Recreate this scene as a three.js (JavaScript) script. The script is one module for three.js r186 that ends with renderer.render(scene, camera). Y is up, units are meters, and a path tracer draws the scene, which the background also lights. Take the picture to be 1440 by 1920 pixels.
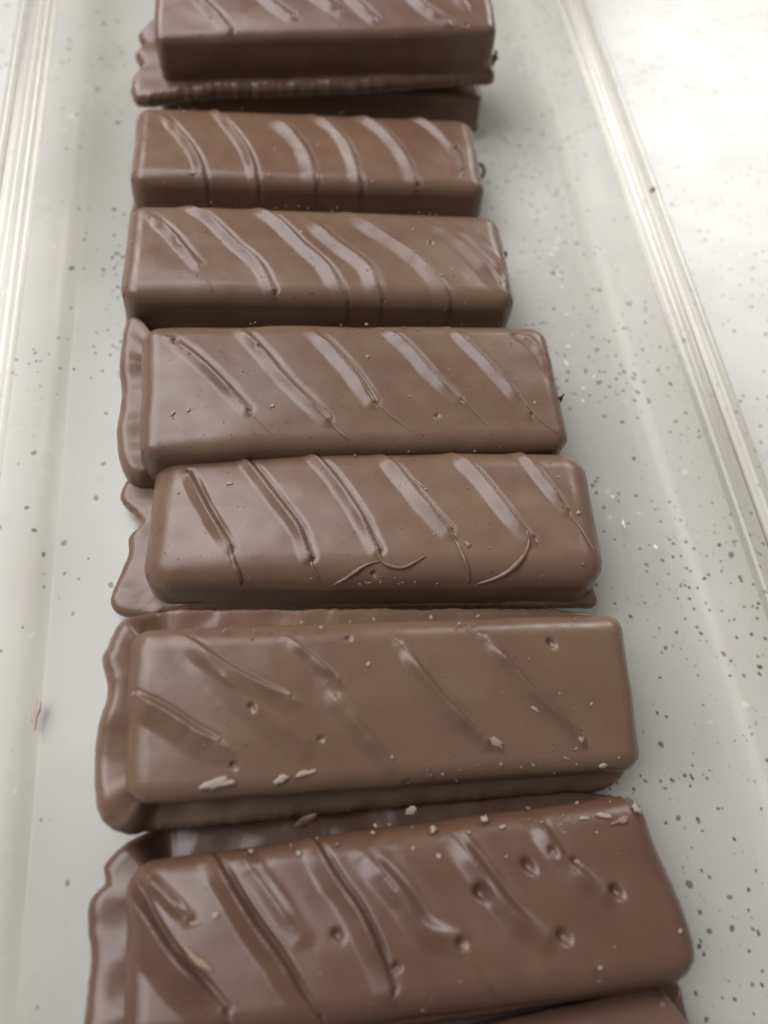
import * as THREE from 'three';
import { ImprovedNoise } from 'three/addons/math/ImprovedNoise.js';
import { mergeVertices, mergeGeometries } from 'three/addons/utils/BufferGeometryUtils.js';
import { RectAreaLightUniformsLib } from 'three/addons/lights/RectAreaLightUniformsLib.js';

// ------------------------------------------------------------------ camera, lamps, exposure
const scene = new THREE.Scene();
const MM = 0.001, FLOOR = 177.5;                       // lens height above the counter in mm
const camera = new THREE.PerspectiveCamera(67.02, 768 / 1024, 0.004, 12);
camera.position.set(0, FLOOR * MM, 0);
camera.setRotationFromMatrix(new THREE.Matrix4().makeBasis(
  new THREE.Vector3(0.98831, 0.10699, 0.1086), new THREE.Vector3(0.04962, 0.44786, -0.89273), new THREE.Vector3(-0.14415, 0.88768, 0.43731)));
camera.focus = 0.176; camera.userData.fStop = 7.5;
const renderer = new THREE.WebGLRenderer({ antialias: true });
renderer.toneMapping = THREE.LinearToneMapping;
renderer.toneMappingExposure = 1.0;
renderer.shadowMap.enabled = true;
RectAreaLightUniformsLib.init();
scene.background = new THREE.Color().setRGB(0.19, 0.183, 0.172);
function panelLamp(name, label, at, to, w, h, intensity, rgb) {
  const g = new THREE.Group(); g.name = name; g.position.set(...at); g.lookAt(...to); g.userData = { label, category: 'ceiling lamp' };
  const m = new THREE.MeshStandardMaterial({ color: 0xdddddd, roughness: 0.6, emissive: new THREE.Color().setRGB(...rgb), emissiveIntensity: 0.4 });
  const d = new THREE.Mesh(new THREE.BoxGeometry(w, h, 0.02), m); d.name = 'lamp_diffuser'; d.position.z = -0.014; g.add(d);
  const l = new THREE.RectAreaLight(new THREE.Color().setRGB(...rgb), intensity, w, h); l.rotation.y = Math.PI; l.position.z = 0; g.add(l);
  scene.add(g);
}
panelLamp('ceiling_lamp', 'large cool white ceiling lamp panel above the left of the tray', [-0.66, 1.12, -0.47], [-0.05, 0, -0.15], 1.45, 1.02, 5.0, [0.97, 0.955, 1.0]);
panelLamp('ceiling_lamp_001', 'white lamp panel beyond the right far end of the tray', [1.06, 0.95, -1.36], [0.05, 0, -0.15], 0.80, 0.60, 7.0, [1.0, 0.985, 0.96]);
panelLamp('ceiling_lamp_002', 'warm white lamp panel beyond the left far end of the tray', [-0.92, 1.0, -1.62], [0, 0, -0.2], 0.62, 0.5, 6.2, [1.0, 0.965, 0.91]);

// ------------------------------------------------------------------ helpers
let seed = 12345;
const rnd = () => { seed = (seed * 1664525 + 1013904223) >>> 0; return seed / 4294967296; };
const rr = (a, b) => a + (b - a) * rnd();
const noiser = new ImprovedNoise();
const N = (x, y, z = 0) => noiser.noise(x + 37.3, y + 11.7, z + 5.1);
const clamp = (x, a, b) => Math.min(b, Math.max(a, x));
const smooth = (a, b, x) => { const t = clamp((x - a) / (b - a), 0, 1); return t * t * (3 - 2 * t); };
function tag(o, label, category, group, kind) { if (label) o.userData.label = label; if (category) o.userData.category = category; if (group) o.userData.group = group; if (kind) o.userData.kind = kind; return o; }
function mesh(name, geometry, material, parent) { const m = new THREE.Mesh(geometry, material); m.name = name; m.castShadow = m.receiveShadow = true; parent.add(m); return m; }
function noiseTexture(size, f, repeat, srgb) {
  const data = new Uint8Array(size * size * 4);
  for (let j = 0; j < size; j++) for (let i = 0; i < size; i++) { const c = f(i / size, j / size), k = 4 * (j * size + i); data[k] = clamp(c[0], 0, 1) * 255; data[k + 1] = clamp(c[1], 0, 1) * 255; data[k + 2] = clamp(c[2], 0, 1) * 255; data[k + 3] = 255; }
  const t = new THREE.DataTexture(data, size, size); t.wrapS = t.wrapT = THREE.RepeatWrapping; t.magFilter = THREE.LinearFilter; t.minFilter = THREE.LinearFilter;
  if (srgb) t.colorSpace = THREE.SRGBColorSpace; t.needsUpdate = true; t.repeat.set(repeat, repeat); return t;
}

// ------------------------------------------------------------------ the counter: pale stone with dark grains
const counterCanvas = document.createElement('canvas'); counterCanvas.width = counterCanvas.height = 2048;
{
  const c = counterCanvas.getContext('2d'), S = 2048 / 500;     // 500 mm across the sheet
  c.fillStyle = '#c5c4bd'; c.fillRect(0, 0, 2048, 2048);
  for (let k = 0; k < 260; k++) {                               // faint cloudy patches of the stone
    const x = rnd() * 2048, y = rnd() * 2048, r = rr(10, 60) * 1.4, g = c.createRadialGradient(x, y, 0, x, y, r);
    const tone = ['187,189,182', '198,190,184', '190,186,184', '206,203,198'][k & 3];
    g.addColorStop(0, `rgba(${tone},0.55)`); g.addColorStop(1, `rgba(${tone},0)`); c.fillStyle = g; c.fillRect(x - r, y - r, 2 * r, 2 * r);
  }
  const grain = (x, y, r, col, a) => {
    c.fillStyle = `rgba(${col},${a})`; c.beginPath(); const n = 7, t0 = rnd() * 6.3, el = rr(0.6, 1);
    for (let i = 0; i < n; i++) { const t = i / n * 6.283, q = r * rr(0.65, 1.15), px = Math.cos(t) * q, py = Math.sin(t) * q * el; c.lineTo(x + px * Math.cos(t0) - py * Math.sin(t0), y + px * Math.sin(t0) + py * Math.cos(t0)); }
    c.closePath(); c.fill();
  };
  const sparse = (x) => 0.45 * smooth(0.5, 0.62, x / 2048) * smooth(0.97, 0.9, x / 2048);   // a lighter, less grained vein of the stone
  for (let k = 0; k < 24000; k++) {
    const x = rnd() * 2048, y = rnd() * 2048; if (N(x / 120, y / 120, 3) < rr(-0.5, 0.4) + sparse(x)) continue;
    grain(x, y, rr(0.16, 0.42) * S, '96,100,90', rr(0.15, 0.6));
  }
  for (let k = 0; k < 17000; k++) {
    const x = rnd() * 2048, y = rnd() * 2048; if (N(x / 150, y / 150, 9) < rr(-0.5, 0.5) + sparse(x)) continue;
    grain(x, y, rr(0.3, 0.66) * S, ['70,76,68', '84,86,78', '60,64,60', '96,92,80'][k & 3], rr(0.6, 0.95));
  }
  for (let k = 0; k < 520; k++) grain(rnd() * 2048, rnd() * 2048, rr(0.6, 1.0) * S, '70,76,70', rr(0.5, 0.8));
  for (let k = 0; k < 500; k++) grain(rnd() * 2048, rnd() * 2048, rr(0.5, 1.6) * S, ['196,176,158', '240,240,234'][k & 1], rr(0.2, 0.5));
}
const counterMap = new THREE.CanvasTexture(counterCanvas); counterMap.colorSpace = THREE.SRGBColorSpace; counterMap.wrapS = counterMap.wrapT = THREE.RepeatWrapping;
counterMap.repeat.set(2 / 0.5 / 1, 2 / 0.5 / 1);
const counterRough = noiseTexture(256, (x, y) => { const v = 0.30 + 0.08 * N(x * 9, y * 9, 1) + 0.05 * N(x * 31, y * 31, 2); return [v, v, v]; }, 6);
const counterMat = new THREE.MeshPhysicalMaterial({ map: counterMap, roughness: 1, roughnessMap: counterRough });
const counter = mesh('counter', new THREE.BoxGeometry(2, 0.03, 2), counterMat, scene); counter.position.set(0.05, -0.015, -0.2);
tag(counter, 'pale speckled stone counter top', null, null, 'structure');

// ------------------------------------------------------------------ the clear plastic tray
const clearMat = new THREE.MeshPhysicalMaterial({ color: 0xf9f9f8, transmission: 1, thickness: 0, roughness: 0.18, ior: 1.5, specularIntensity: 0.42 });
const clearWall = new THREE.MeshPhysicalMaterial({ color: 0xf9f9f8, transmission: 1, thickness: 0, roughness: 0.18, ior: 1.5, specularIntensity: 0.15 });
const clearRim = new THREE.MeshPhysicalMaterial({ color: 0xf7f6f2, transmission: 1, thickness: 0, roughness: 0.24, ior: 1.5 });
const TX0 = -58, TX1 = 109, TZ0 = -395, TZ1 = 110;
function trayPath(offset, n = 10) {                         // rounded rectangle, offset outwards, in mm
  const R0 = 16, R = R0 + offset, p = [];
  const cs = [[TX1 - R0, TZ1 - R0, 0], [TX0 + R0, TZ1 - R0, 1], [TX0 + R0, TZ0 + R0, 2], [TX1 - R0, TZ0 + R0, 3]];
  for (const [x, z, q] of cs) for (let i = 0; i <= n; i++) { const t = (q + i / n) * Math.PI / 2; p.push([x + Math.cos(t) * R, z + Math.sin(t) * R]); }
  return p;
}
function sweepTray(profile, open) {                               // closed profile of [offset, height] pairs
  const rings = profile.map(([o]) => trayPath(o)), n = rings[0].length, m = profile.length, pos = [], idx = [];
  for (let k = 0; k < m; k++) for (let i = 0; i < n; i++) pos.push(rings[k][i][0] * MM, profile[k][1] * MM, rings[k][i][1] * MM);
  for (let k = 0; k < m - (open ? 1 : 0); k++) for (let i = 0; i < n; i++) { const a = k * n + i, b = k * n + (i + 1) % n, c = ((k + 1) % m) * n + i, d = ((k + 1) % m) * n + (i + 1) % n; idx.push(a, b, c, b, d, c); }
  const g = new THREE.BufferGeometry(); g.setAttribute('position', new THREE.Float32BufferAttribute(pos, 3)); g.setIndex(idx); g.computeVertexNormals(); return g;
}
const tray = new THREE.Group(); tray.name = 'plastic_tray'; scene.add(tray);
tag(tray, 'clear plastic tray with a raised rim holding the row of chocolate bars on the counter', 'tray');
{
  const s = new THREE.Shape(trayPath(-7).map(([x, z]) => new THREE.Vector2(x * MM, -z * MM)));
  const top = new THREE.ShapeGeometry(s).rotateX(-Math.PI / 2).translate(0, 3 * MM, 0), under = new THREE.ShapeGeometry(s).rotateX(Math.PI / 2).scale(1, 1, -1).translate(0, 1 * MM, 0);
  mesh('tray_floor', mergeGeometries([top, under]), clearMat, tray);
  mesh('tray_wall', sweepTray([[-7, 3], [-5.2, 3.2], [-3.4, 3.8], [-1.8, 4.9], [-0.6, 6.5], [0.2, 8.6], [0.9, 13], [1.6, 20.5], [3.6, 20.5], [2.9, 13], [2.2, 8], [1.4, 5.4], [0, 3.2], [-2, 1.8], [-4.5, 1.1], [-7, 1]], true), clearWall, tray);
  mesh('tray_rim', sweepTray([[0.6, 20.6], [0.2, 21.6], [0.5, 22.8], [1.5, 23.5], [3.0, 23.6], [4.2, 23.0], [5.0, 22.2], [6.0, 21.8], [7.2, 22.0], [8.2, 22.9], [9.4, 23.5], [10.8, 23.4], [11.8, 22.6], [12.2, 21.2], [12.2, 16], [10.4, 16], [10.2, 20.2], [9.2, 20.7], [4.4, 20.6]]), clearRim, tray);
}

// ------------------------------------------------------------------ chocolate
const chocBump = noiseTexture(256, (x, y) => { const v = 0.5 + 0.22 * N(x * 24, y * 24, 4) + 0.16 * N(x * 60, y * 60, 7) + 0.10 * N(x * 110, y * 110, 8); return [v, v, v]; }, 1);
const chocRough = noiseTexture(256, (x, y) => { const v = 0.32 + 0.10 * N(x * 5, y * 5, 14) + 0.02 * N(x * 24, y * 24, 17); return [v, v, v]; }, 1);
const chocMat = new THREE.MeshPhysicalMaterial({ color: 0xffffff, vertexColors: true, roughness: 1, roughnessMap: chocRough, bumpMap: chocBump, bumpScale: 0.000008, ior: 1.5 });
const RIDGES={
A:[
 [0.9,1.8,1,0.3,[[-40.1,-6.9],[-36.2,1.9],[-32.3,7.3],[-28.5,13.1]]],
 [0.8,2,1,0.3,[[-21.6,-6.3],[-16.3,2.5],[-10.2,8.7]]],
 [0.7,2,1.2,0.2,[[-7.1,-5.8],[-1.1,2],[5,7.5]]],
 [0.9,1.8,1,0.3,[[3.5,-6.6],[9.4,3.4],[14.5,10.4]]],
 [0.9,1.8,1,0.3,[[23.1,-4.9],[29.4,6.2],[36.1,12.4]]],
 [0.5,2,1.2,0,[[37.1,-4.5],[42.5,6.7]]],],
B:[
 [1,1.6,0.8,0.5,[[-42,-10.1],[-37.3,-2],[-32.6,7.5],[-29.7,18.4]]],
 [1.1,1.6,0.8,0.5,[[-28.8,-16.8],[-23.6,-6.7],[-18,5.5],[-15.4,17.7]]],
 [0.9,2.6,1,0.3,[[-11.8,-12.1],[-5.5,-5.3],[-1,4.5],[1.2,15.9]]],
 [1,2,0.9,0.4,[[0.4,-15.6],[7.4,-7.4],[11.6,2.6],[13.9,17]]],
 [1,2.2,1,0.4,[[12.8,-17.6],[19.8,-10.8],[26.2,0.5],[30.1,15]]],
 [0.9,1.6,0.9,0.3,[[29.6,-17.6],[36.5,-11.9],[41.3,-3],[43.2,4.6],[43.5,10]]],],
C:[
 [0.9,1.7,0.9,0.4,[[-44.4,-10.5],[-39.3,-4.3],[-35.6,1.5],[-31.8,7.1]]],
 [1.1,1.7,0.8,0.5,[[-36.7,-16.7],[-29.9,-10.7],[-22.7,-1],[-16.5,6.6],[-12.9,14.9]]],
 [1,2.2,0.9,0.4,[[-18.9,-17.6],[-11.5,-10.6],[-4.6,-0.7],[0.8,6],[5.8,16.8]]],
 [0.8,2.4,1,0.3,[[-3.1,-11.6],[5.4,-1.1],[12,6.6],[14.7,16.2]]],
 [0.8,2.8,0.9,0.3,[[7.4,-15.7],[18.7,-4.7],[26.6,4.1],[31.4,12.7],[32.8,18.7]]],
 [0.7,2.6,1.2,0.2,[[28.4,-12.4],[36.6,-5.4],[42.9,3.5],[46.3,10.4]]],
 [0.5,2.2,1.2,0.2,[[37.3,-10.7],[42.5,-4.6],[46.8,2.4],[49.3,8.3]]],],
D:[
 [1,1.5,1,0.4,[[-44.2,-13.4],[-37.7,-6.8],[-31.6,0.6],[-26.6,7.5]]],
 [1,1.6,1,0.4,[[-27.6,-16.2],[-22.7,-9.1],[-16.7,-0],[-8.2,10.4]]],
 [0.9,1.9,1.1,0.3,[[-10.1,-15.2],[-5.3,-9.2],[-0.2,-1.1],[3.3,5.8]]],
 [1,1.8,0.8,0.4,[[8.3,-16.1],[14.1,-9.2],[18.8,-1.6],[24.1,5.2]]],
 [1,1.7,0.8,0.4,[[25,-16.7],[30.4,-8.4],[36,0.3],[41.1,9.3]]],
 [0.6,1.4,0.9,0.3,[[41.7,-15.5],[46.2,-10.1],[49.5,-2]]],],
E:[
 [1.1,1.5,0.9,0.6,[[-42.7,-9.4],[-36.9,1.9],[-32.4,9.4]]],
 [1.1,1.5,0.9,0.6,[[-31.3,-15.5],[-22.6,-2.3],[-17.2,5.9],[-15,12.2]]],
 [1.1,1.5,0.9,0.6,[[-16.3,-16.6],[-10.8,-9.8],[-4.5,0.8],[-0.1,10.6]]],
 [1.1,2,0.7,0.3,[[1.9,-15.8],[6.1,-9.3],[11.3,-0.7],[16,5.7]]],
 [1.2,2,0.8,0.3,[[18.8,-16.2],[24.3,-8.4],[29.8,1.4],[34,7.4]]],
 [1,1.5,0.8,0.3,[[33.7,-17.6],[38,-9.5],[43.1,0.3]]],],
F:[
 [1.1,3,0.5,0.4,[[-49.4,-3.9],[-43.7,-0.7],[-38.4,3],[-34.3,5.3]]],
 [0.9,2.2,0.6,0.3,[[-40.6,-14.6],[-33.2,-9.1],[-26.9,-5.3],[-21,-2.3]]],
 [0.7,2.6,2.4,0,[[-39.1,-12.1],[-33.2,-6.4],[-26.1,0.6],[-18.2,6.6]]],
 [0.7,1.4,0.7,0.4,[[-20.5,-13.5],[-16.1,-9.4],[-11.3,-4.8]]],
 [0.9,1.8,1.8,0.2,[[-13.6,-3.7],[-9.1,2.4],[-5.5,7],[0.2,14.4]]],
 [1.2,1.5,1,0.3,[[1.7,-11.1],[6.4,-4.2],[11.8,2.5],[17.8,8.4]]],
 [1.2,1.4,0.9,0.3,[[19.2,-11.9],[24.2,-5.9],[27.9,-1],[32.5,3.6],[37.6,9.4]]],],
G:[
 [1.6,3.6,0.8,0.5,[[-51.9,-13.5],[-48.4,-7.9],[-45.5,-3],[-41.9,2.1],[-38,6.4],[-34.2,10.8]]],
 [0.7,1.2,1.4,0.2,[[-47.6,-12.6],[-43.9,-8.7],[-40.2,-4.5]]],
 [1.5,2,0.8,0.6,[[-35.7,-14.9],[-32.4,-8.6],[-28.5,-1.8],[-24.3,4.3],[-21,10.1],[-18.6,13.6]]],
 [0.6,1.5,2,0.2,[[-30.9,-14.7],[-26.8,-8.8],[-20.4,1.1]]],
 [1.4,2.2,0.8,0.5,[[-17.2,-15.4],[-13.6,-8.2],[-9.5,-1.3],[-7,5.2],[-5.4,10.7]]],
 [1,2.2,2.4,0.3,[[-7.5,-11.2],[-2,-3.8],[2.3,2.6],[6.9,4.7]]],
 [1,2,2,0.3,[[9.6,-12.5],[13.7,-5.5],[18.3,2],[23.1,6.4]]],
 [0.9,1.9,2,0.3,[[26.3,-13.2],[29.7,-6],[35.5,0.7]]],],};
const THREADS={
A:[],
B:[
 [0.45,[[43.4,4.6],[42.5,0.8],[45,-1.9],[46.8,1.9],[46.1,7.4],[43.4,10.8]]],],
C:[
 [0.2,[[-31.8,7.1],[-29.5,11.7],[-28.3,15.9]]],
 [0.25,[[32.8,18.7],[32.4,20.2]]],],
D:[
 [0.22,[[-26.6,7.5],[-23.3,11.3],[-20.7,14.4]]],
 [0.22,[[-8.2,10.4],[-5.6,13.6],[-3.3,16.1]]],
 [0.2,[[3.3,5.8],[7.4,9.9],[12.1,14.3]]],
 [0.2,[[24.8,4.1],[28.5,9.4],[31.7,14.2]]],
 [0.2,[[41.9,7.3],[45,11.9],[48.5,15]]],],
E:[
 [0.5,[[-32.6,9],[-31.7,11.5],[-31.1,13.7],[-30.1,17.1],[-29.8,20.2],[-29.9,22.4]]],
 [0.4,[[-15.2,11.5],[-13.6,16],[-10.9,19.9],[-8.3,18.5],[-2.9,14.4],[0.7,13.3]]],
 [0.35,[[-0.4,10.1],[0.7,13.3],[2.9,14.6],[5.5,14.8],[10.6,12.3]]],
 [0.35,[[15.6,5.2],[17.7,9.1],[19,12.6],[20.3,17.5],[20,20.3]]],
 [0.45,[[33.6,6.8],[34,9.1],[32.6,12.1],[28.1,16.6],[20.5,20.3]]],
 [0.2,[[42.9,-0.2],[45.9,3.7],[47.5,7.1],[49,10.9]]],],
F:[
 [0.25,[[5.6,12.7],[5.8,14.5],[6.7,15.5]]],
 [0.22,[[17.6,8.3],[21.2,10.9]]],],
G:[
 [0.25,[[9.3,7.5],[11.4,11.8],[13.6,15.2]]],
 [0.25,[[29.3,7.4],[31.2,11.8],[31.9,16]]],],};
const PITS={
D:[[-43.2,-12.4,1],[-23,-9.4,0.7],[18.3,10,0.7]],
C:[[29.6,-3,0.8]],
F:[[33.1,-10.5,1.1],[-28.1,-0.5,0.8],[-9,-12.9,0.7],[-15.1,6.1,0.7],[-31.5,9.9,0.9]],
G:[[13,-2.3,1.7],[22.7,-5.7,1.4],[38.4,0.4,1.5],[26.5,6.3,1.5],[28.1,-7.5,1],[7.9,5.4,1.2],[32.2,-5.3,0.9],[-14,1.5,1.3],[-4,7.7,1]],
A:[[41.7,13.8,0.6]],
E:[[-1,15.7,0.9]],};
const FOOT_EDGE={
D:[[-56.9,-28.2],[-58.4,-24.4],[-59.3,-14.5],[-58.4,-5],[-59.1,5.7],[-57.7,14.5],[-55.3,18.2]],
E:[[-57.8,-17.6],[-61.1,-10.5],[-57,-5.6],[-55.3,-3.2],[-57.7,1],[-57.3,4.5],[-58.5,9.9],[-59.8,17],[-58.1,19.2],[-49.3,21]],
F:[[-54.6,-18.8],[-56.8,-15],[-58.2,-11.3],[-57.2,-7.5],[-56.9,-3.8],[-58.6,2.3],[-58.9,8.3],[-58.1,15.3],[-56.5,19.3],[-51.4,21.8]],
G:[[-57.8,-16.1],[-57.8,-12.7],[-60,-10.2],[-60.3,-5.7],[-59.4,-0.3],[-59.6,4.8],[-59.2,12.9]],
A:[[-59.5,-3.6],[-57.8,-0.2],[-60.5,4.1],[-58.4,8.5],[-61.5,14.7],[-59.9,22.1]],};
const CRUMBS=[
['F',-34.5,13.1,7,2.4,8,0,'large pale flake lying on the lower left of the wide smooth bar'],
['F',-22.6,13,3.2,1.4,30,0,'pale crumb between the large flake and the front edge of the smooth bar'],
['F',-18.2,12.3,4,1.2,12,0,'thin pale crumb right of the large flake on the smooth bar'],
['F',19.6,8.7,4.2,1.6,-38,1,'tan chip at the lower end of a ridge on the smooth bar'],
['F',37.6,9.3,1.5,1.2,0,0,'pale bead at the lower end of the rightmost ridge of the smooth bar'],
['F',42.4,15,1.8,1.3,10,0,'pale bead near the lower right corner of the smooth bar'],
['F',28.7,-1.4,4.5,0.8,-50,1,'tan sliver along the rightmost ridge of the smooth bar'],
['F',28.8,2.9,2,0.8,-45,0,'small pale sliver left of the rightmost ridge of the smooth bar'],
['E',-40.6,-14.4,4,1.7,5,0,'pale flake at the back left corner of the round cornered bar'],
['E',-27.8,-15.3,3.2,1.6,-15,0,'pale flake behind the second ridge of the round cornered bar'],
['E',-33.2,-6.4,1.5,0.9,10,0,'pale speck between first and second ridge of the round cornered bar'],
['E',20,9.5,2,1.3,-50,1,'tan flake between the fourth and fifth ridge of the round cornered bar'],
['E',46.7,1.2,1.3,1,0,0,'pale speck beside the rightmost ridge of the round cornered bar'],
['E',10.5,-6,4.5,0.7,-55,1,'tan sliver along the fourth ridge of the round cornered bar'],
['E',41.3,-6.1,3.5,0.7,-55,1,'tan sliver along the rightmost ridge of the round cornered bar'],
['D',-43.4,7.9,1.8,1,60,0,'pale speck near the front left of the middle bar, left of its twin'],
['D',-39.9,7.2,1.8,0.9,70,0,'pale speck near the front left of the middle bar, right of its twin'],
['D',-20.5,7,1.3,0.9,30,0,'pale speck between first and second ridge of the middle bar'],
['G',40.7,-12.9,4,1.3,-5,0,'pale scrape at the far right corner of the pitted bar, left of the others'],
['G',43.7,-11.7,4.2,1.6,15,1,'tan scrape at the far right corner of the pitted bar, between the others'],
['G',47.6,-13.5,3.4,1.5,-60,0,'pale scrape on the far right corner edge of the pitted bar'],
['G',-38.8,-3.1,2.8,1.1,5,1,'tan flake between the first two ridges of the pitted bar'],
['G',-35,-4.1,1.6,1.2,40,0,'pale crumb beside the second ridge of the pitted bar'],
['G',-38.2,2.6,7.5,1.7,-42,1,'long greyish tan flake on the first ridge of the pitted bar'],
['G',16.6,-14.8,2,1.4,20,0,'pale crumb near the far edge of the pitted bar, above its largest pit'],
['G',6.2,-14.1,1.5,1.3,20,0,'pale crumb at the middle of the far edge of the pitted bar'],
['G',19.6,-13,1.9,1,20,0,'pale crumb right of two others near the far edge of the pitted bar'],
['G',36.2,-12.9,2.4,0.8,0,0,'thin pale crumb near the scraped corner of the pitted bar'],
['G',45.5,16,2.4,1.1,-10,0,'pale flake at the front right corner of the pitted bar'],
['C',-30.5,-5,2,0.5,75,1,'tan sliver by the second ridge of the third bar from top'],
['C',-37,0.6,3.4,0.8,-62,0,'pale scrape on the first ridge of the third bar from top'],
['B',-33.8,14.6,3,0.9,-15,0,'pale scrape at the foot of the first ridge below the raised bar'],];
const TINY={
F:[[-5.2,-7.5],[-1.4,10.3],[34.3,-0],[41.1,2.4],[24.8,13.9],[27.4,13.6]],
E:[[-1.4,20.4],[3.2,19.8],[-17.1,21.5],[-5.9,20],[36.8,20.1],[11.6,-4.6],[12.7,7.1],[43.4,-8.3]],
G:[[6.4,-9.1],[1.8,-11.1],[32.4,14.8],[32.8,12.4],[19.8,15.8],[-28.5,-14],[-19.7,-12.6],[-5.4,-14.7],[31.8,-10.7],[19.4,-7.7],[49.6,8.5],[13,-12.7],[38.2,-10]],
D:[[29.6,-12.5],[3.1,-6.8],[23.4,-2.9],[4,-17.2],[43.9,6.6],[12.5,4.7],[44.5,-12.5]],
C:[[25.7,-8.1],[31.9,8.9],[35,6.8],[-2.1,7],[-3.4,6.1],[-5.1,-5.7],[-32.1,23.5]],
B:[[-10.3,3.8],[2.7,1.3],[-12,14.7],[17.8,15.6],[-37,-13.6]],
A:[[-42.3,25.5],[-23.8,27.6],[-11.2,29.7],[-1.2,32.1],[-33.4,22.8],[-8.1,30.2],[12.7,32.6],[32.9,34.4],[17.3,24.7],[41.6,14.1]],};
const L = 102.3;
const SPECS = {
  A: { pos: [23.4, -140, -245.5], rot: [8.5, -0.5, 4.6], W: 32.4, T: 19.5, r: 2.6, tone: [0.140, 0.074, 0.048], foot: [5.0, 3.2, 1], label: 'topmost chocolate bar, raised on another bar, with a ragged base edge along its front' },
  B: { pos: [16.7, -157.6, -201], rot: [-3.5, -2, 0.3], W: 34.6, T: 16, r: 3.6, tone: [0.144, 0.080, 0.048], foot: [2.4, 0.6, 1], label: 'chocolate bar just below the raised one, a small curl at its right end' },
  C: { pos: [16.7, -153.7, -155.2], rot: [-2.4, -1.9, -0.3], W: 34.6, T: 19.5, r: 3.8, tone: [0.145, 0.085, 0.052], foot: [3.0, 0.8, 1], label: 'chocolate bar third from the top, its ridges softer and wider toward the right end' },
  D: { sag: 0.0007, pos: [22.1, -152.7, -111], rot: [2.7, -0.5, -1.3], W: 36.6, T: 20, r: 3.6, tone: [0.144, 0.085, 0.053], foot: [9.5, 0.4, 1], label: 'chocolate bar in the middle of the row, straight ridges ending before its front edge' },
  E: { sag: 0.0008, pos: [23.5, -155.1, -77.7], rot: [-2.5, -4.4, 2.2], W: 35.2, T: 16.5, r: 5.4, tone: [0.148, 0.086, 0.054], foot: [4.5, 0.2, 1.2], label: 'round cornered chocolate bar whose ridges run down into thin looping threads' },
  F: { sag: 0.0015, pos: [22.4, -151.6, -32.9], rot: [11.2, -1.9, -3.8], W: 32.4, T: 16.6, r: 3.4, tone: [0.144, 0.084, 0.053], foot: [10.5, 3.4, 4.5], label: 'wide smooth chocolate bar with few ridges and a dark gap below its front edge' },
  G: { sag: 0.0008, pos: [21.7, -157.2, 4.5], rot: [-4.3, 0.3, 0.2], W: 31.4, T: 15.8, r: 3.8, tone: [0.106, 0.055, 0.034], foot: [9.5, 1.0, 7], label: 'pitted chocolate bar near the bottom, deep ridges on its left, small holes on its right' },
  A2: { pos: [24.0, -161.5, -246.5], rot: [0, 0, 0], W: 31.4, T: 13, r: 1.6, tone: [0.140, 0.074, 0.048], foot: [3.0, 1.4, 1], label: 'shaded chocolate bar under the raised top one, only its front and right end showing' },
  H: { pos: [25, -163.5, 40.4], rot: [-8, 4, 0], W: 31.4, T: 12, r: 3.0, tone: [0.132, 0.071, 0.046], foot: [3, 1.0, 2], label: 'chocolate bar at the very bottom, cut off by the photo edge' },
};
const outline = {                                          // bulges of the ends: mm added to u at a given v
  G: (u, v) => u > 0 ? smooth(20, 50, u) * (1.3 * Math.sin((v + 2) / 13 * 1.9) - 0.6) : 0,
  H: (u, v) => u > 20 ? -smooth(20, 50, u) * smooth(0, -15, v) * 5 : 0,
};
function catmull(pts, step) {
  const c = new THREE.CatmullRomCurve3(pts.map(([a, b, d]) => new THREE.Vector3(a, d ?? 0, b)), false, 'centripetal');
  return c.getSpacedPoints(Math.max(6, Math.ceil(c.getLength() / step))).map((p) => [p.x, p.z, p.y]);
}
function ridgeField(list, ph) {                             // functions of (u, v) -> height of each drizzled ridge
  return list.map(([amp, wl, wr, trough, pts], ri) => {
    const c = catmull(pts, 1.2), n = c.length - 1, lo = [1e9, 1e9], hi = [-1e9, -1e9];
    for (const p of c) for (let k = 0; k < 2; k++) { lo[k] = Math.min(lo[k], p[k]); hi[k] = Math.max(hi[k], p[k]); }
    const pad = 3.4 * Math.max(wl, wr);
    return (u, v) => {
      if (u < lo[0] - pad || u > hi[0] + pad || v < lo[1] - pad || v > hi[1] + pad) return 0;
      let best = 1e9, side = 1, at = 0;
      for (let i = 0; i < n; i++) {
        const ax = c[i][0], az = c[i][1], dx = c[i + 1][0] - ax, dz = c[i + 1][1] - az, t = clamp(((u - ax) * dx + (v - az) * dz) / (dx * dx + dz * dz), 0, 1);
        const ex = u - ax - t * dx, ez = v - az - t * dz, d = ex * ex + ez * ez;
        if (d < best) { best = d; at = (i + t) / n; side = dx * ez - dz * ex; }
      }
      const d = Math.sqrt(best) * (1 + 0.07 * N(u / 4, v / 4, ri + ph)), w = side > 0 ? wl * 1.4 : wr * 0.65;
      const env = (0.25 + 0.75 * smooth(0, 0.22, at)) * (1 - 0.55 * smooth(0.72, 1, at)) * (0.9 + 0.25 * N(at * 5, ri * 3.3, ph));
      const q = d / w, t = clamp(1.15 - q, 0, 1.15), top = side > 0 ? t * t / (t + 0.22) * 1.19 : Math.exp(-0.9 * q * q);
      const dip = side > 0 ? 0 : 0.7 * trough * Math.exp(-Math.pow((d - 2.0 * w) / (1.0 * w), 2));
      return (ph > 95 && ph < 98.6 ? 1.5 : 1.45) * amp * env * (top - dip);
    };
  });
}
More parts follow.
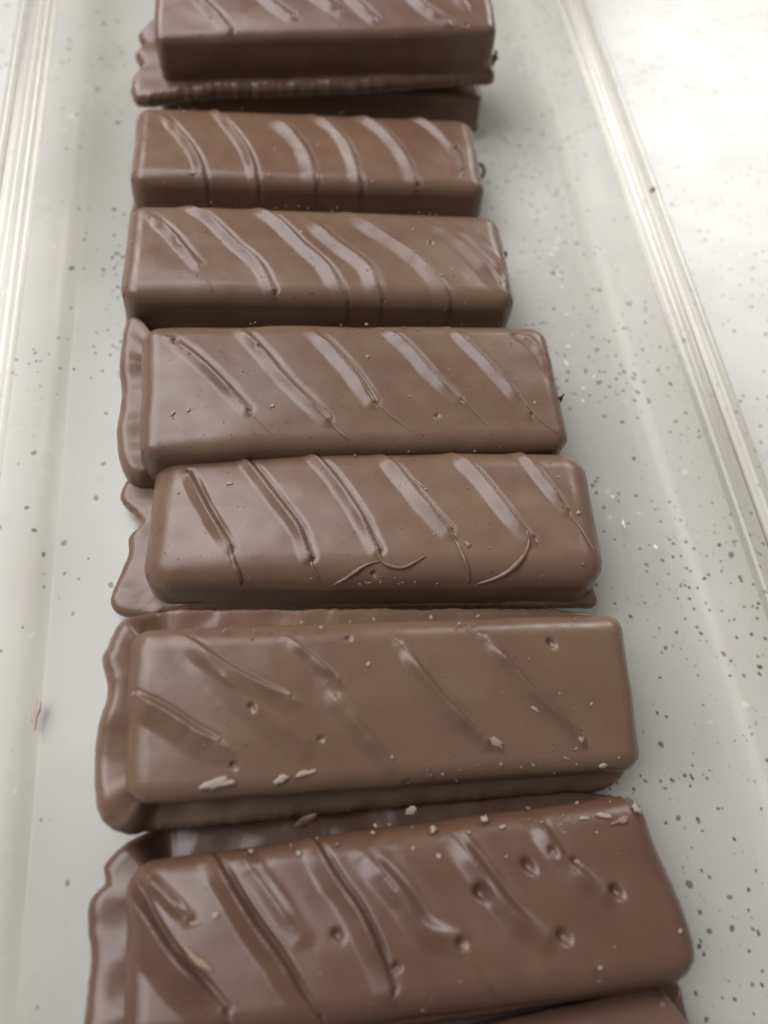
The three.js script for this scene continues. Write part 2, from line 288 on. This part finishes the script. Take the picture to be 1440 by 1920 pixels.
function boxGrid(W, T) {                                    // six gridded faces of a box, merged: [-L/2..L/2] x [-T..0] x [-W/2..W/2]
  const pack = (n, a) => Array.from({ length: n + 1 }, (_, i) => { const t = -1 + 2 * i / n; return a * (0.62 * t + 0.38 * Math.sin(t * Math.PI / 2)); });
  const xs = pack(330, L / 2), zs = pack(120, W / 2), ys = pack(26, T / 2).map((y) => y - T / 2), pos = [], idx = [];
  const face = (A, B, f, flip) => {
    const o = pos.length / 3, nb = B.length;
    for (const a of A) for (const b of B) pos.push(...f(a, b));
    for (let i = 0; i < A.length - 1; i++) for (let j = 0; j < nb - 1; j++) { const a = o + i * nb + j, b = a + 1, c = a + nb, d = c + 1; flip ? idx.push(a, c, b, b, c, d) : idx.push(a, b, c, b, d, c); }
  };
  face(xs, zs, (x, z) => [x, 0, z]); face(xs, zs, (x, z) => [x, -T, z], true);
  face(xs, ys, (x, y) => [x, y, W / 2], true); face(xs, ys, (x, y) => [x, y, -W / 2]);
  face(ys, zs, (y, z) => [L / 2, y, z], true); face(ys, zs, (y, z) => [-L / 2, y, z]);
  const g = new THREE.BufferGeometry(); g.setAttribute('position', new THREE.Float32BufferAttribute(pos, 3)); g.setIndex(idx);
  return mergeVertices(g, 1e-4);
}
function subset(g, tris) {                                  // the given triangles of g with their own vertices
  const map = new Map(), out = { position: [], normal: [], color: [], uv: [] }, idx = [], src = g.index.array;
  for (const t of tris) for (let k = 0; k < 3; k++) {
    const v = src[3 * t + k]; let m = map.get(v);
    if (m === undefined) { m = map.size; map.set(v, m); for (const a in out) { const s = g.attributes[a]; for (let i = 0; i < s.itemSize; i++) out[a].push(s.array[v * s.itemSize + i]); } }
    idx.push(m);
  }
  const r = new THREE.BufferGeometry(); for (const a in out) r.setAttribute(a, new THREE.Float32BufferAttribute(out[a], a === 'uv' ? 2 : 3)); r.setIndex(idx); return r;
}
function finish(g, tone, ph, spread = 1) {                          // mm to m, uv in a 25 mm tile, colour of the chocolate
  const p = g.attributes.position, n = g.attributes.normal, uv = [], col = [];
  for (let i = 0; i < p.count; i++) {
    const x = p.getX(i), y = p.getY(i), z = p.getZ(i);
    uv.push((x + y * 0.35) / 25, (z - y * 0.9) / 25);
    const a = N(x / 21, z / 15, ph + y / 14) * spread, b = N(x / 6, z / 6, ph + 9 + y / 6) * spread, c = N(x / 1.6, z / 1.6, ph + 3 + y / 1.6);
    const s = 1 + 0.10 * a + 0.05 * b + 0.03 * c;
    col.push(tone[0] * s, tone[1] * s * (1 + 0.05 * b + 0.06 * a), tone[2] * s * (1 - 0.04 * b + 0.05 * a));
  }
  g.setAttribute('uv', new THREE.Float32BufferAttribute(uv, 2)); g.setAttribute('color', new THREE.Float32BufferAttribute(col, 3));
  g.scale(MM, MM, MM); return g;
}
function makeSurface(key) {
  const s = SPECS[key], ph = key.charCodeAt(0) * 1.37 + key.length, ridges = ridgeField(RIDGES[key] ?? [], ph), pits = PITS[key] ?? [], ol = outline[key];
  const relief = (u, v, flat) => {
    let h = 0, owner = -1, big = 0.24;
    for (let k = 0; k < ridges.length; k++) { const q = ridges[k](u, v); h += q; if (Math.abs(q) > big) { big = Math.abs(q); owner = k; } }
    for (const [a, b, r] of pits) { const dx = u - a, dz = v - b, e = dx * 0.6 + dz * 0.8, c = dx * 0.8 - dz * 0.6, el = 1.0 + 0.7 * Math.abs(Math.sin(a * 3.1)), d2 = (e * e / (el * el * (e > 0 ? 1.5 : 0.6)) + c * c * (c > 0 ? 0.9 : 1.3)) / (r * r * 0.42); if (d2 < 8) h += -0.95 * r * Math.exp(-Math.pow(d2, 1.3)); }
    h += 0.30 * N(u / 17, v / 11, ph) + 0.06 * N(u / 6, v / 6, ph + 20) + 0.012 * N(u / 2, v / 2, ph + 40);
    h += 1.0 * (1 - Math.pow(u / 54, 4)) * (1 - Math.pow(v / (s.W / 2 + 1), 2)) - 0.7;
    if (s.sag && !flat) { const q = Math.min(0, u + 6); h -= s.sag * q * q; }
    return [h, owner];
  };
  return { s, ph, relief, ol };
}
function makeBar(key) {
  const { s, ph, relief, ol } = makeSurface(key), { W, T, r } = s;
  const bar = new THREE.Group(); bar.name = barName(); scene.add(bar);
  bar.position.set(s.pos[0] * MM, (s.pos[1] + FLOOR) * MM, s.pos[2] * MM);
  bar.rotation.set(...s.rot.map((d) => d * Math.PI / 180), 'YXZ');
  tag(bar, s.label, 'chocolate bar', 'chocolate bars in the tray');
  const g = boxGrid(W, T), p = g.attributes.position, owner = new Int8Array(p.count).fill(-1);
  for (let i = 0; i < p.count; i++) {
    let x = p.getX(i), y = p.getY(i), z = p.getZ(i);
    const rb = r * 1.25, qx = clamp(x, -L / 2 + rb, L / 2 - rb), qy = clamp(y, -T + 1, -r), qz = clamp(z, -W / 2 + rb, W / 2 - rb);
    let nx = (x - qx) / rb, ny = y > -r ? (y - qy) / r : (y < -T + 1 ? (y - qy) : 0), nz = (z - qz) / rb; const l = Math.hypot(nx, ny, nz) || 1; nx /= l; ny /= l; nz /= l;
    if (l === 1 && nx === 0 && ny === 0 && nz === 0) ny = 1;
    x = qx + nx * rb; y = qy + ny * (y > -T / 2 ? r : 1); z = qz + nz * rb;
    const dep = -y / T, [h, o] = relief(x, z, true), bend = s.sag ? -s.sag * Math.min(0, x + 6) ** 2 * (1 - dep) : 0, up = smooth(-0.2, 0.5, ny) + 0.5 * (nz > 0.5 ? smooth(0.5, 0.2, ny) * smooth(0.6, 0.1, dep) : 0);
    const k = Math.min(1, up);
    x *= 1 + 0.016 * dep; x += smooth(0, 50, x) * 0.9; z *= 1 + 0.055 * dep;
    if (key === 'G') z *= 1 + 0.055 * x / 50;                // this bar widens to the right
    if (ol) x += ol(x, z);
    x += 0.35 * N(z / 9, y / 7, ph + (x > 0 ? 60 : 70)) * smooth(30, 50, Math.abs(x)); z += 0.35 * N(x / 13, y / 9, ph + (z > 0 ? 80 : 90)) * smooth(6, 15, Math.abs(z));
    const side = 0.12 * N(x / 5, y / 4 + z / 5, ph + 33) * (1 - k);
    p.setXYZ(i, x + nx * (h * k * 0.8 + side), y + bend + ny * h * k, z + nz * (h * k * 0.8 + side));
    if (ny > 0.15) owner[i] = o;
  }
  g.computeVertexNormals(); finish(g, s.tone, ph);
  const groups = new Map(), ix = g.index.array;
  for (let t = 0; t < ix.length / 3; t++) {
    const a = owner[ix[3 * t]], o = a === owner[ix[3 * t + 1]] && a === owner[ix[3 * t + 2]] ? a : -1;
    if (!groups.has(o)) groups.set(o, []); groups.get(o).push(t);
  }
  for (const o of [...groups.keys()].sort((a, b) => a - b)) if (o < 0 || groups.get(o).length > 40) mesh(o < 0 ? 'body' : 'drizzle_ridge', subset(g, groups.get(o)), chocMat, bar);
  for (const [rad, pts] of THREADS[key] ?? []) mesh('drizzle_thread', threadGeometry(s, relief, rad, pts, ph), chocMat, bar);
  mesh('foot', footGeometry(key, s, ph), chocMat, bar);
  bar.updateMatrixWorld(true);
  return bar;
}
function onBar(s, relief, u, v) {                            // a point of the bar's skin (mm, its own axes); v past the front edge runs down the front wall
  const e = s.W / 2 - s.r, [h] = relief(u, Math.min(v, s.W / 2 - 0.5));
  if (v <= e) return [u, h, v];
  const arc = s.r * Math.PI / 2, q = v - e;
  if (q < arc) { const a = q / s.r; return [u, -s.r + (s.r + h) * Math.cos(a), e + (s.r + h * 0.8) * Math.sin(a)]; }
  return [u, -s.r - (q - arc) * 1.3, s.W / 2 + 0.2 + h * 0.4];
}
function threadGeometry(s, relief, rad, pts, ph) {
  const c = catmull(pts, 0.35), n = c.length, m = 10, pos = [], idx = [];
  const P = c.map(([u, v]) => new THREE.Vector3(...onBar(s, relief, u, v)));
  for (let i = 0; i < n; i++) {
    const t = P[Math.min(n - 1, i + 1)].clone().sub(P[Math.max(0, i - 1)]).normalize(), up = new THREE.Vector3(0, 1, 0.25).normalize(), b = t.clone().cross(up).normalize(), u2 = b.clone().cross(t);
    const e = i / (n - 1), q = rad * (0.35 + 0.65 * Math.sin(Math.PI * clamp(0.12 + e * 0.85, 0, 1))) * (1 + 0.25 * N(i / 5, ph, rad * 9));
    for (let k = 0; k < m; k++) { const a = k / m * Math.PI * 2, v = P[i].clone().addScaledVector(b, Math.cos(a) * q * 1.25).addScaledVector(u2, Math.sin(a) * q + q * 0.2); pos.push(v.x, v.y, v.z); }
  }
  for (let i = 0; i < n - 1; i++) for (let k = 0; k < m; k++) { const a = i * m + k, b2 = i * m + (k + 1) % m; idx.push(a, b2, a + m, b2, b2 + m, a + m); }
  const g = new THREE.BufferGeometry(); g.setAttribute('position', new THREE.Float32BufferAttribute(pos, 3)); g.setIndex(idx); g.computeVertexNormals();
  return finish(g, s.tone, ph);
}
function footGeometry(key, s, ph) {                          // the thin ragged rim of chocolate that ran out round the base
  const { W, T } = s, [fh, fw, bw] = s.foot, e = FOOT_EDGE[key], X = L / 2 + 0.9, Z = W / 2 + 0.9, pts = [];
  if (e) for (const q of e) pts.push([q[0] + (fh > 8 ? 1.0 : 0), q[1]]); else for (let i = 0; i <= 5; i++) pts.push([-X - 0.6, -Z + i / 5 * 2 * Z]);
  const last = pts[pts.length - 1], z1 = Math.max(Z, Math.min(last[1], Z + fw + 3));
  for (let i = 1; i <= 14; i++) pts.push([-X + (i - 0.5) / 14 * 2 * X, Z + fw + (z1 - Z - fw) * smooth(key === 'F' ? 11 : 3, 0, i) + (key === 'A' ? -2.6 * smooth(8, 14, i) : 0)]);
  for (let i = 0; i <= 5; i++) pts.push([X + 0.4 * fw, Z - i / 5 * 2 * Z]);
  for (let i = 1; i <= 13; i++) pts.push([X - i / 14 * 2 * X, -Z - bw * (0.55 + 0.5 * i / 14) * Math.sin(Math.min(1, (i > 7 ? 14 - i : i) / (i > 7 ? 1.1 : 2)) * Math.PI / 2)]);
  const c = new THREE.CatmullRomCurve3(pts.map(([a, b]) => new THREE.Vector3(a, 0, b)), true, 'centripetal').getSpacedPoints(760); c.pop();
  const n = c.length, pos = [], idx = [], cuts = [0, 0.2, 0.4, 0.55, 0.68, 0.78, 0.86, 0.92, 0.96, 0.985, 1, 0.99, 0.95, 0.7, 0], m = cuts.length;
  for (const q of c) {
    const jag = (key === 'E' || key === 'A' ? 0.5 : 0.22) * N(q.x / 1.7, q.z / 1.7, ph) + 0.3 * N(q.x / 6, q.z / 6, ph + 4), ix = clamp(q.x, -L / 2 + 8, L / 2 - 8), iz = clamp(q.z, -W / 2 + 8, W / 2 - 8), d0 = Math.hypot(q.x - ix, q.z - iz) || 1;
    const px = q.x + (q.x - ix) / d0 * jag * Math.min(1, 0.3 + fw / 2), pz = q.z + (q.z - iz) / d0 * jag * Math.min(1, 0.3 + fw / 2), far = Math.hypot(px - ix, pz - iz), hh = fh * (1 + 0.10 * N(q.x / 9, q.z / 9, ph + 8)) * (1 - (key === 'G' ? 0.5 : 0.75) * smooth(-W / 2 + 2, -W / 2 - 1.5, q.z) * smooth(-L / 2 - 3, -L / 2 + 6, q.x)) * (fh > 8 ? 1 - 0.5 * smooth(-L / 2 - 2, -L / 2 + 5, q.x) : 1);
    for (let k = 0; k < m; k++) {
      const x = ix + (px - ix) * cuts[k], z = iz + (pz - iz) * cuts[k], d = far * (1 - cuts[k]), round = Math.min(1, d / Math.min(2.6, hh * 0.5));
      const y = k <= 10 ? -T + 0.45 * hh + 0.55 * hh * Math.sqrt(1 - (1 - round) * (1 - round)) + (0.5 * N(x / 6, z / 6, ph + 12) + 0.05 * N(x / 1.5, z / 1.5, ph + 15)) * Math.min(1, d) : -T + 0.45 * hh * (k === 11 ? 0.45 : k === 12 ? 0.1 : 0);
      pos.push(x, y, z);
    }
  }
  for (let i = 0; i < n; i++) for (let k = 0; k < m - 1; k++) { const a = i * m + k, b = ((i + 1) % n) * m + k; idx.push(a, b, a + 1, b, b + 1, a + 1); }
  const g = new THREE.BufferGeometry(); g.setAttribute('position', new THREE.Float32BufferAttribute(pos, 3)); g.setIndex(idx); g.computeVertexNormals();
  return finish(g, s.tone.map((t) => t * 1.04), ph);
}
let bars = 0; const barName = () => (bars++ ? `chocolate_bar_${String(bars - 1).padStart(3, '0')}` : 'chocolate_bar');
const BAR = {};
for (const k of ['A', 'B', 'C', 'D', 'E', 'F', 'G', 'A2', 'H']) BAR[k] = makeBar(k);

// ------------------------------------------------------------------ flakes, crumbs and shavings
const paleMat = new THREE.MeshStandardMaterial({ color: new THREE.Color().setRGB(0.31, 0.245, 0.185), roughness: 0.75 });
const tanMat = new THREE.MeshStandardMaterial({ color: new THREE.Color().setRGB(0.24, 0.155, 0.105), roughness: 0.6 });
const darkMat = new THREE.MeshStandardMaterial({ color: new THREE.Color().setRGB(0.125, 0.068, 0.047), roughness: 0.5 });
function flakeGeometry(l, w, curl = 0.12) {                 // an irregular broken plate, a little curled, in mm
  const n = 13, pos = [], idx = [], k3 = [];
  for (let i = 0; i < n; i++) { const a = i / n * Math.PI * 2, q = rr(0.5, 1.2); k3.push([Math.cos(a) * l / 2 * q, Math.sin(a) * w / 2 * q * rr(0.8, 1.15)]); }
  const hy = (x, z) => curl * (x * x / l + z * z / w) * 0.5, th = Math.max(0.16, Math.min(0.4, w * 0.22));
  pos.push(0, th * 1.1, 0); for (const [x, z] of k3) pos.push(x * 0.55, th * rr(0.8, 1.5) + hy(x * 0.5, z * 0.5), z * 0.55);
  for (const [x, z] of k3) pos.push(x, th * rr(0.4, 0.9) + hy(x, z), z); for (const [x, z] of k3) pos.push(x * 0.9, -0.12 + hy(x, z) * 0.8, z * 0.9);
  for (let i = 0; i < n; i++) { const j = (i + 1) % n; idx.push(0, 1 + j, 1 + i); for (const o of [1, 1 + n]) idx.push(o + i, o + j, o + n + i, o + j, o + n + j, o + n + i); }
  const g = new THREE.BufferGeometry(); g.setAttribute('position', new THREE.Float32BufferAttribute(pos, 3)); g.setIndex(idx); g.computeVertexNormals(); g.scale(MM, MM, MM); return g;
}
const used = {};
const numbered = (n) => { const k = used[n] = (used[n] ?? -1) + 1; return k ? `${n}_${String(k).padStart(3, '0')}` : n; };
function onSkin(key, u, v, lift = 0) {
  const { s, relief } = makeSurface(key), P = (a, b) => new THREE.Vector3(...onBar(s, relief, a, b)), p = P(u, v), n = P(u, v + 0.4).sub(P(u, v - 0.4)).cross(P(u + 0.4, v).sub(P(u - 0.4, v))).normalize();
  p.addScaledVector(n, lift).multiplyScalar(MM); return { p: BAR[key].localToWorld(p), n: n.transformDirection(BAR[key].matrixWorld) };
}
const UP = new THREE.Vector3(0, 1, 0);
for (const [key, u, v, l, w, turn, tone, label] of CRUMBS) {
  const { p, n } = onSkin(key, u, v, 0.05), f = mesh(numbered('chocolate_flake'), flakeGeometry(l, w), [paleMat, tanMat, darkMat][tone], scene);
  f.position.copy(p); f.quaternion.setFromUnitVectors(UP, n).multiply(new THREE.Quaternion().setFromAxisAngle(UP, turn * Math.PI / 180));
  tag(f, label, 'chocolate flake', 'flakes and crumbs lying on the bars');
}
function scatter(name, label, list, material) {             // crumbs too small to count, one object
  const parts = [];
  for (const [p, n, l, w] of list) { const g = flakeGeometry(l, w, 0), q = new THREE.Quaternion().setFromUnitVectors(UP, n).multiply(new THREE.Quaternion().setFromAxisAngle(UP, rnd() * 6.28)); g.applyQuaternion(q); g.translate(p.x, p.y, p.z); parts.push(g); }
  tag(mesh(name, mergeGeometries(parts), material, scene), label, 'crumbs', null, 'stuff');
}
const tiny = [], tinyTan = [];
for (const key in TINY) for (const [u, v] of TINY[key]) { const { p, n } = onSkin(key, u, v, 0.02), d = rr(0.7, 1.3); tiny.push([p, n, d, d * rr(0.5, 0.95)]); }
for (const key of ['A', 'B', 'C', 'D', 'E', 'F', 'G']) for (let k = 0; k < 38; k++) {
  const W = SPECS[key].W / 2, edge = rnd() < 0.5, { p, n } = onSkin(key, rr(-46, 46), edge ? (rnd() < 0.6 ? rr(-W + 0.5, -W + 3) : rr(W - 2, W + 1)) : rr(-W + 2, W - 2), 0.02), d = rr(0.25, 0.75);
  tinyTan.push([p, n, d, d * rr(0.4, 0.9)]);
}
const row = (key, n, u0, u1, v0, v1, a, b) => { for (let k = 0; k < n; k++) { const { p, n: m } = onSkin(key, rr(u0, u1), rr(v0, v1), 0.02), d = rr(a, b); tiny.push([p, m, d, d * rr(0.3, 0.8)]); } };
row('E', 22, -16, 6, 18.6, 20.4, 0.5, 1.7); row('E', 8, -40, 40, 17.5, 21, 0.3, 0.8); row('F', 16, -42, 30, -16.6, -14.5, 0.4, 1.2); row('F', 12, 5, 46, 9, 15, 0.3, 0.8);
row('G', 26, 10, 49, 15.2, 17.5, 0.3, 1.0); row('G', 16, -35, 46, -16.2, -11, 0.4, 1.1); row('A', 22, -46, 46, 20, 27, 0.3, 0.9); row('D', 8, 0, 48, -17, -12, 0.3, 0.8); row('B', 10, -40, 40, -15, 12, 0.3, 0.7); row('C', 12, -20, 40, -15, 12, 0.3, 0.8);
for (const key of ['A', 'B', 'C', 'D', 'E', 'F', 'G']) for (let k = 0; k < 70; k++) { const { p, n } = onSkin(key, rr(-48, 48), rr(-14, 14), 0.0), d = rr(0.14, 0.34); tinyTan.push([p, n, d, d * rr(0.4, 0.9)]); }
scatter('pale_crumbs', 'tiny pale crumbs strewn over the chocolate bars', tiny, paleMat);
scatter('tan_crumbs', 'tiny tan crumbs strewn along the edges of the chocolate bars', tinyTan, tanMat);
const onFloor = [[94, -178], [91, -184], [89, -189], [91, -173], [92, -160], [91, -149], [91, -141], [89, -137], [87, -131], [94, -126], [90, -122], [89, -118], [90, -87], [91, -79], [99, -279], [105, -276], [99, -265], [98, -72], [93.5, -176], [95, -180], [90, -176]];
scatter('floor_crumbs', 'tiny pale crumbs and scratches on the tray floor right of the bars', onFloor.map(([x, z]) => [new THREE.Vector3(x * MM, 3.05 * MM, z * MM), UP, rr(1.2, 3.4), rr(0.4, 0.9)]), new THREE.MeshStandardMaterial({ color: 0xeeeae0, roughness: 0.7 }));
function loose(name, label, at, l, w, eul, material, curl = 0.3) {
  const f = mesh(numbered(name), flakeGeometry(l, w, curl), material, scene); f.position.set(at[0] * MM, (at[1] + FLOOR) * MM, at[2] * MM); f.rotation.set(...eul);
  tag(f, label, name.replace('_', ' ')); return f;
}
loose('chocolate_shaving', 'dark shaving standing at the right end of the raised topmost bar', [78.4, -152, -236], 6.0, 2.4, [0.2, 1.2, 1.2], darkMat);
loose('chocolate_shaving', 'brown shaving strip hanging at the right end of the middle bar', [74.6, -160, -108], 11, 2.0, [1.2, 1.6, 0.5], darkMat);
loose('chocolate_shaving', 'dark lump at the right end of the third bar from the top', [69.8, -163, -160], 6.5, 4.0, [0.9, 1.4, 0.6], darkMat, 0.1);
loose('chocolate_shaving', 'brown stick shaving in the gap below the wide smooth bar', [3.5, -161, -13.6], 7.5, 2.6, [0.9, 0.75, 0.25], darkMat, 0);
loose('chocolate_crumb', 'pale crumb stuck in the dark gap below the wide smooth bar', [24.3, -161, -13.6], 2.6, 2.0, [0.6, 0.3, 0.2], paleMat, 0);
loose('chocolate_crumb', 'brown crumb stuck on the right rim of the clear tray', [117.6, -153.7, -178.6], 2.6, 2.0, [0, 0.6, 0.2], tanMat, 0);
loose('chocolate_crumb', 'blurred brown smear of chocolate on the left side of the tray floor', [-52.0, -174.6, -42], 8.5, 1.8, [0, 1.5, 0], new THREE.MeshStandardMaterial({ color: new THREE.Color().setRGB(0.50, 0.42, 0.36), roughness: 0.8 }), 0);
{ // the small curl at the right end of the second bar
  const c = new THREE.CatmullRomCurve3([[68.0, -167, -203], [71.0, -166.6, -204.6], [72.9, -167.5, -204], [72.6, -169.5, -202], [69.6, -170.5, -200.5], [67.6, -171, -199.5]].map(([x, y, z]) => new THREE.Vector3(x * MM, (y + FLOOR) * MM, z * MM)));
  tag(mesh('chocolate_curl', new THREE.TubeGeometry(c, 40, 0.6 * MM, 8), darkMat, scene), 'thin dark curl of chocolate sticking out right of the second bar', 'chocolate curl');
}

renderer.render(scene, camera);
